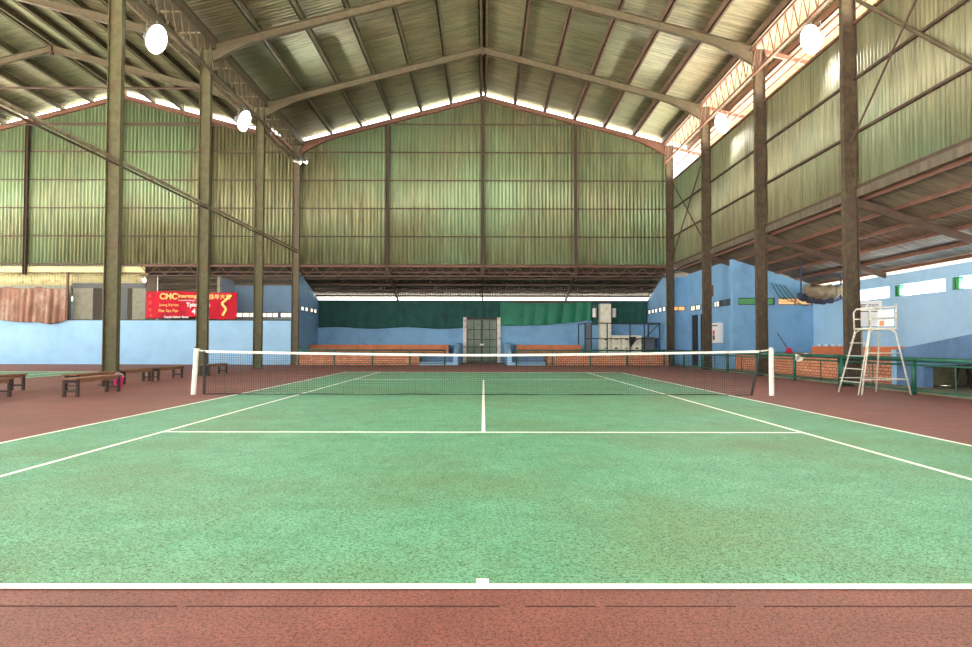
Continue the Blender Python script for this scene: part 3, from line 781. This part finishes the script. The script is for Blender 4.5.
MB().tube([(NX1-.2,0,.0),(NX1,0,top(NX1)-.02)],.025,6).build('side_rope',M['black'],t)
MB().tube([(x,.0,.014+.008*math.sin(x*3)) for x in [NX0+(NX1-.2-NX0)*i/60 for i in range(61)]],.012,5).build('bottom_rope',M['black'],t)
for x0,x1,l,r in ((-6.46,-6.40,'leaning white net post on the left of the court',.055),(6.44,6.44,'upright white net post on the right of the court',.055)):
    t=empty('net_post',(x0,0,0),l,'net post')
    MB().tube([(0,0,0.0),(x1-x0,0,1.03)],r,12).build('post_tube',M['white'],t,smooth=False)
    MB().tube([(x1-x0,0,1.03),(x1-x0,0,1.07)],r*.8,12).build('cap',M['chair_white'] if x0>0 else M['steel_dark'],t)
# rag at the rail end beside post
t=tag(MB().grid(10,8,lambda u,v:(9.72+.36*u,5.95-.05*math.sin(u*8+v*3),.84-.22*v*(.5+.5*math.sin(u*4+.4))-.06*u)).build('rag',M['crate'],smooth=True),'crumpled off-white rag on the end of the green railing','rag'); solid(t,.02)

# ------------------------------------------------------------------ umpire chair
t=empty('umpire_chair',(9.1,.6,0),'tall white tubular umpire chair with ladder beside the railing','chair')
def W(p): return (p[0]-9.1,p[1]-.6,p[2])
legs=[((8.5,.08,0),(8.83,.3,1.42),(8.95,.33,1.5)),((8.49,1.06,0),(8.83,.9,1.42),(8.95,.88,1.5)),((9.7,.22,0),(9.42,.3,1.42),(9.3,.33,1.5)),((9.42,1.1,0),(9.42,.92,1.42),(9.3,.88,1.5))]
for l in legs: MB().tube([W(q) for q in l],.019,8).build('leg',M['chair_white'],t,smooth=True)
b=MB(); b.box(-.27,.31,-.32,.32,1.48,1.53); bevel(b.build('seat',M['chair_white'],t))
for z0,z1 in ((1.57,1.73),(1.77,1.96)):
    MB().box(.27,.295,-.3,.3,z0,z1).build('backrest_board',M['board_white'],t)
MB().box(.26,.2695,.05,.22,1.58,1.7).build('orange_sticker',M['orange'],t)
for y in (-.34,.34):
    MB().tube([(-.27,y,1.5),(-.28,y,1.9),(-.22,y,1.98),(.27,y,2.0),(.34,y,2.06)],.018,7).build('arm_rail',M['chair_white'],t,smooth=True)
    MB().tube([(-.28,y,1.74),(.31,y,1.76)],.014,7).build('side_rail',M['chair_white'],t,smooth=True)
    MB().tube([(.31,y,1.5),(.32,y,2.02)],.018,7).build('back_upright',M['chair_white'],t,smooth=True)
MB().tube([(-.27,-.34,1.5),(-.27,.34,1.5)],.022,7).build('seat_rail',M['chair_white'],t,smooth=True)
# ladder on court side
for y in (-.42,.42):
    MB().tube([(-.62,y,0),(-.28,y*.7,1.48)],.013,7).build('ladder_rail',M['chair_white'],t,smooth=True)
for k in range(4):
    z=.28+.3*k; x=-.62+.34*z/1.48; y=.42*(1-.3*z/1.48)
    MB().box(x-.05,x+.03,-y,y,z-.008,z+.008).build('rung',M['chair_white'],t)
for a,c in (((8.52,.1,.35),(9.65,.23,.35)),((8.52,1.04,.35),(9.42,1.08,.35)),((9.63,.23,.35),(9.42,1.08,.35)),((8.7,.22,.95),(9.52,.26,.95))):
    MB().tube([W(a),W(c)],.014,6).build('brace_tube',M['chair_white'],t,smooth=True)

# scoreboard behind the umpire chair
t=empty('scoreboard',(10.85,3.85,.06),'white scoreboard with dark marks beside the near right column','scoreboard')
bevel(MB().box(-.36,.36,-.02,.02,1.6,2.32).build('board',M['board_white'],t),.01)
MB().bar((-.2,.02,0),(-.2,.02,1.7),.035).bar((.0,.02,0),(.0,.02,1.7),.035).build('stand_pole',M['mottled'],t)
b=MB()
for x in (0.02,.12,.22):
    for k in range(8):
        a=k*PI/4; c=(k+1)*PI/4
        b.bar((x+.035*math.cos(a),-.025,2.18+.04*math.sin(a)),(x+.035*math.cos(c),-.025,2.18+.04*math.sin(c)),.014,.004,up=(0,1,0))
b.box(-.28,-.08,-.025,-.021,2.19,2.21); b.box(-.22,-.12,-.025,-.021,2.15,2.17)
b.box(-.34,.34,-.025,-.021,2.0,2.02); b.box(-.02,.0,-.025,-.021,1.62,2.0); b.box(-.34,.34,-.025,-.021,1.8,1.812)
b.build('black_marks',M['black'],t)
MB().box(-.36,-.22,-.026,-.021,2.12,2.18).build('red_mark',M['redplastic'],t)

# bundled nets / hose at corner under lean-to
o=MB().tube([(12.75+1.5*i/24,11.6,3.32-.1*math.sin(i/24*PI)+.03*math.sin(i*1.3)) for i in range(25)],[.12+.16*math.sin(.25+i/24*2.6)+.025*math.sin(i*2.1) for i in range(25)],14).build('bundled_netting',M['netting'],smooth=True)
tag(o,'bundled grey netting slung high in the right corner','netting')
o=MB().tube([(12.65+1.75*i/24,11.95,2.98+.1*abs(i/12-1)**2+.03*math.sin(i*1.7)) for i in range(25)],[.12+.1*math.sin(i/24*PI)+.02*math.sin(i*1.1) for i in range(25)],12).build('rolled_tarpaulin',M['darkblue'],smooth=True)
tag(o,'dark blue rolled tarpaulin slung below the bundled netting','tarpaulin')
for x,l in ((12.7,'left rope holding the bundled netting to the roof'),(14.3,'right rope holding the bundled netting to the roof')):
    tag(MB().tube([(x,11.8,3.0),(x,11.8,zr(x)-.05)],.03,6).build('sling_rope',M['darkblue']),l,'rope')
t=tag(MB().grid(10,6,lambda u,v:(13.2+.4*u,11.68-.03*math.sin(v*PI),3.03-.1*v+.05*math.sin(u*PI))).build('red_cloth',M['redplastic'],smooth=True),'small red cloth on the dark blue rolled tarpaulin','cloth'); solid(t,.02)
b=MB()
for k in range(4):
    b.tube([(12.7+.16*k+(.6+.16*k)*q_, 14.6-.05*k, 3.86-.04*k-(.72+.06*k)*math.sin(q_*PI*.55)**1.2) for q_ in [i/14 for i in range(15)]],.02,6)
tag(b.build('green_hose',M['hose'],smooth=True),'green hose loops hanging by the blue end wall windows','hose')
t=empty('broom',(12.9,13.4,.78),'dark handled broom with red head leaning in the corner of the right stand','broom')
MB().tube([(.05,.1,.1),(-.25,.5,.85)],.02,6).build('handle',M['wood_dark'],t)
MB().prism([(-.12,0),(.22,0),(.12,.2),(0,.24)],'y',.05,.15).build('broom_head',M['redplastic'],t)
tag(MB().grid(16,4,lambda u,v:(13.25+.25*v,12.0-2.2*u,1.09+.05*abs(math.sin(u*13+v*2)))).build('rope_pile',M['winframe'],smooth=True),'dark rope lying on the upper step of the right stand','rope')
# switch boxes on blue wall
t=empty('switch_box',(11.1,16.7,1.15),'tall white electrical switch box on the blue wall','switch box')
bevel(MB().box(-.16,0,-.6,.6,.05,1.0).build('box_body',M['board_white'],t),.01)
MB().box(-.165,-.16,.1,.35,.45,.65).build('red_switch',M['redplastic'],t)
MB().box(-.165,-.16,.1,.35,.2,.42).build('black_switch',M['black'],t)
MB().box(-.165,-.16,-.3,.5,.85,.9).build('label_strip',M['winframe'],t)
t=tag(MB().box(11.0,11.1,17.4,18.2,1.3,1.95).build('meter_box',M['mottled']),'small grey meter box left of the white switch box','meter box')
tag(MB().box(10.3,10.34,15.15,15.55,3.3,3.8).build('loudspeaker',M['steel_red']),'brown wooden box fixed beside the third right column','box')

# ------------------------------------------------------------------ benches
def bench(label,loc,rz,L=1.75,H=.4,Wd=.34):
    t=empty('wooden_bench',loc,label,'bench','wooden benches beside the left column row',rz)
    for k in range(3):
        x=-Wd/2+k*Wd/3
        bevel(MB().box(x+.004,x+Wd/3-.004,-L/2,L/2,H-.035,H).build('seat_plank',M['wood'],t),.004,1)
    for s in (-1,1):
        y=s*(L/2-.12)
        for q in (-1,1): bevel(MB().box(q*(Wd/2-.03)-.03,q*(Wd/2-.03)+.03,y-.03,y+.03,0,H-.035).build('leg',M['wood_dark'],t),.004,1)
        MB().box(-Wd/2+.03,Wd/2-.03,y-.025,y+.025,H-.11,H-.036).build('cross_bar',M['wood_dark'],t)
        MB().box(-Wd/2+.05,Wd/2-.05,y-.015,y+.015,.1,.14).build('foot_bar',M['wood_dark'],t)
    for q in (-1,1): MB().box(q*(Wd/2-.03)-.012,q*(Wd/2-.03)+.012,-L/2+.15,L/2-.15,H-.1,H-.04).build('apron',M['wood'],t)
    return t
b0=bench('front wooden bench, nearest the court on the left',(-8.74,.08,0),0,1.85)
dup(b0,(-9.86,1.95,0),'wooden bench just behind the front bench, starting the long row')
dup(b0,(-10.1,4.5,0),'wooden bench behind the pink bucket')
dup(b0,(-10.05,6.36,0),'wooden bench in the middle of the row before the left net post')
dup(b0,(-9.8,9.55,0),'farthest wooden bench, seen behind the left end of the net')
dup(b0,(-10.2,-1.5,0),'wooden bench cut by the left photo edge, nearer one')
dup(b0,(-11.3,.55,0),'wooden bench cut by the left photo edge, farther one')
t=empty('bucket',(-9.45,2.45,0),'bright pink plastic bucket beside the benches','bucket')
MB().lathe([(.0,0),(.1,0),(.13,.27),(.14,.28),(.125,.28),(.095,.02),(0,.02)],(0,0,0),20).build('bucket_body',M['pink'],t,smooth=True)
MB().tube([(.135*math.cos(a),0,.27+.1*math.sin(a)) for a in [PI*i/10 for i in range(11)]],.006,5).build('handle',M['board_white'],t)

# ------------------------------------------------------------------ high-bay lamps
def lamp(x,y,z,label,mat,r=.42,ztop_=10.98,aim=(0,-.14,-.3)):
    t=empty('floodlight',(x,y,z),label,'lamp','round floodlights hung from the eave girders')
    d=Vector((-.75 if x>0 else .75,aim[1],aim[2])) if x>-20 else Vector((.75,aim[1],aim[2]))
    q=(-d).normalized().to_track_quat('Z','Y')
    MB().tube([(0,0,.3),(0,0,ztop_-z)],.025,6).build('stem',M['alu'],t)
    o=MB().lathe([(.0,.42),(.1,.42),(.12,.3),(r*.7,.2),(r+.02,.0),(r+.02,-.03),(r,0.0),(r*.96,.08),(r*.65,.17),(0,.25)],(0,0,0),20).build('reflector',M['alu'],t,smooth=True)
    o.rotation_mode='QUATERNION'; o.rotation_quaternion=q
    g=MB().lathe([(.0,.055),(r*.5,.055),(r*.88,.05),(r*.93,.08)],(0,0,0),20).build('lens',mat,t,smooth=True)
    g.rotation_mode='QUATERNION'; g.rotation_quaternion=q
    p=d.cross(Vector((0,0,1))).normalized()*(r+.05)
    MB().tube([tuple(p),tuple(p*.9+Vector((0,0,.38))),(0,0,.42),tuple(-p*.9+Vector((0,0,.38))),tuple(-p)],.018,6).build('yoke',M['alu'],t)
    return t
lamp(-9.98,5.25,10.4,'big glowing floodlight beside the nearest left column',M['lamp'])
lamp(-9.98,12.8,10.4,'big glowing floodlight beside the third left column',M['lamp'])
lamp(9.98,5.2,10.45,'big glowing floodlight beside the nearest right column',M['lamp'])
lamp(9.98,12.95,10.4,'big glowing floodlight between the third and fourth right columns',M['lamp'])
for sx_,sd in ((-1,'left'),(1,'right')):
    for y in (-2.4,-10.0): lamp(sx_*9.98,y,10.4,'floodlight of the %s row, over the near half of the court'%sd,M['lamp'])  # unseen lamps carrying the rows on, added to light the foreground
for y in (5.2,12.9,-2.4): lamp(-28.6,y,10.4,'floodlight on the far side of the neighbouring hall',M['lamp'])
lamp(-9.75,20.6,10.75,'small dim floodlight left of the far corner column top',M['lamp_small'],.1,11)
lamp(-9.45,20.7,10.8,'small dim floodlight right of the far corner column top',M['lamp_small'],.1,11)

sun=bpy.data.lights.new('sun','SUN'); sun.energy=130; sun.color=(1,.93,.86); sun.angle=.03
so=bpy.data.objects.new('sun',sun); COL.objects.link(so); so.rotation_euler=(math.radians(8),math.radians(38),0)
# ------------------------------------------------------------------ world and view
w=bpy.data.worlds.new('world'); SC.world=w; w.use_nodes=True
bg=w.node_tree.nodes['Background']; bg.inputs['Color'].default_value=(1,.985,.96,1); bg.inputs['Strength'].default_value=4.5
SC.view_settings.view_transform='Standard'; SC.view_settings.look='None'; SC.view_settings.gamma=1
SC.view_settings.exposure=0
SC.view_settings.use_curve_mapping=False
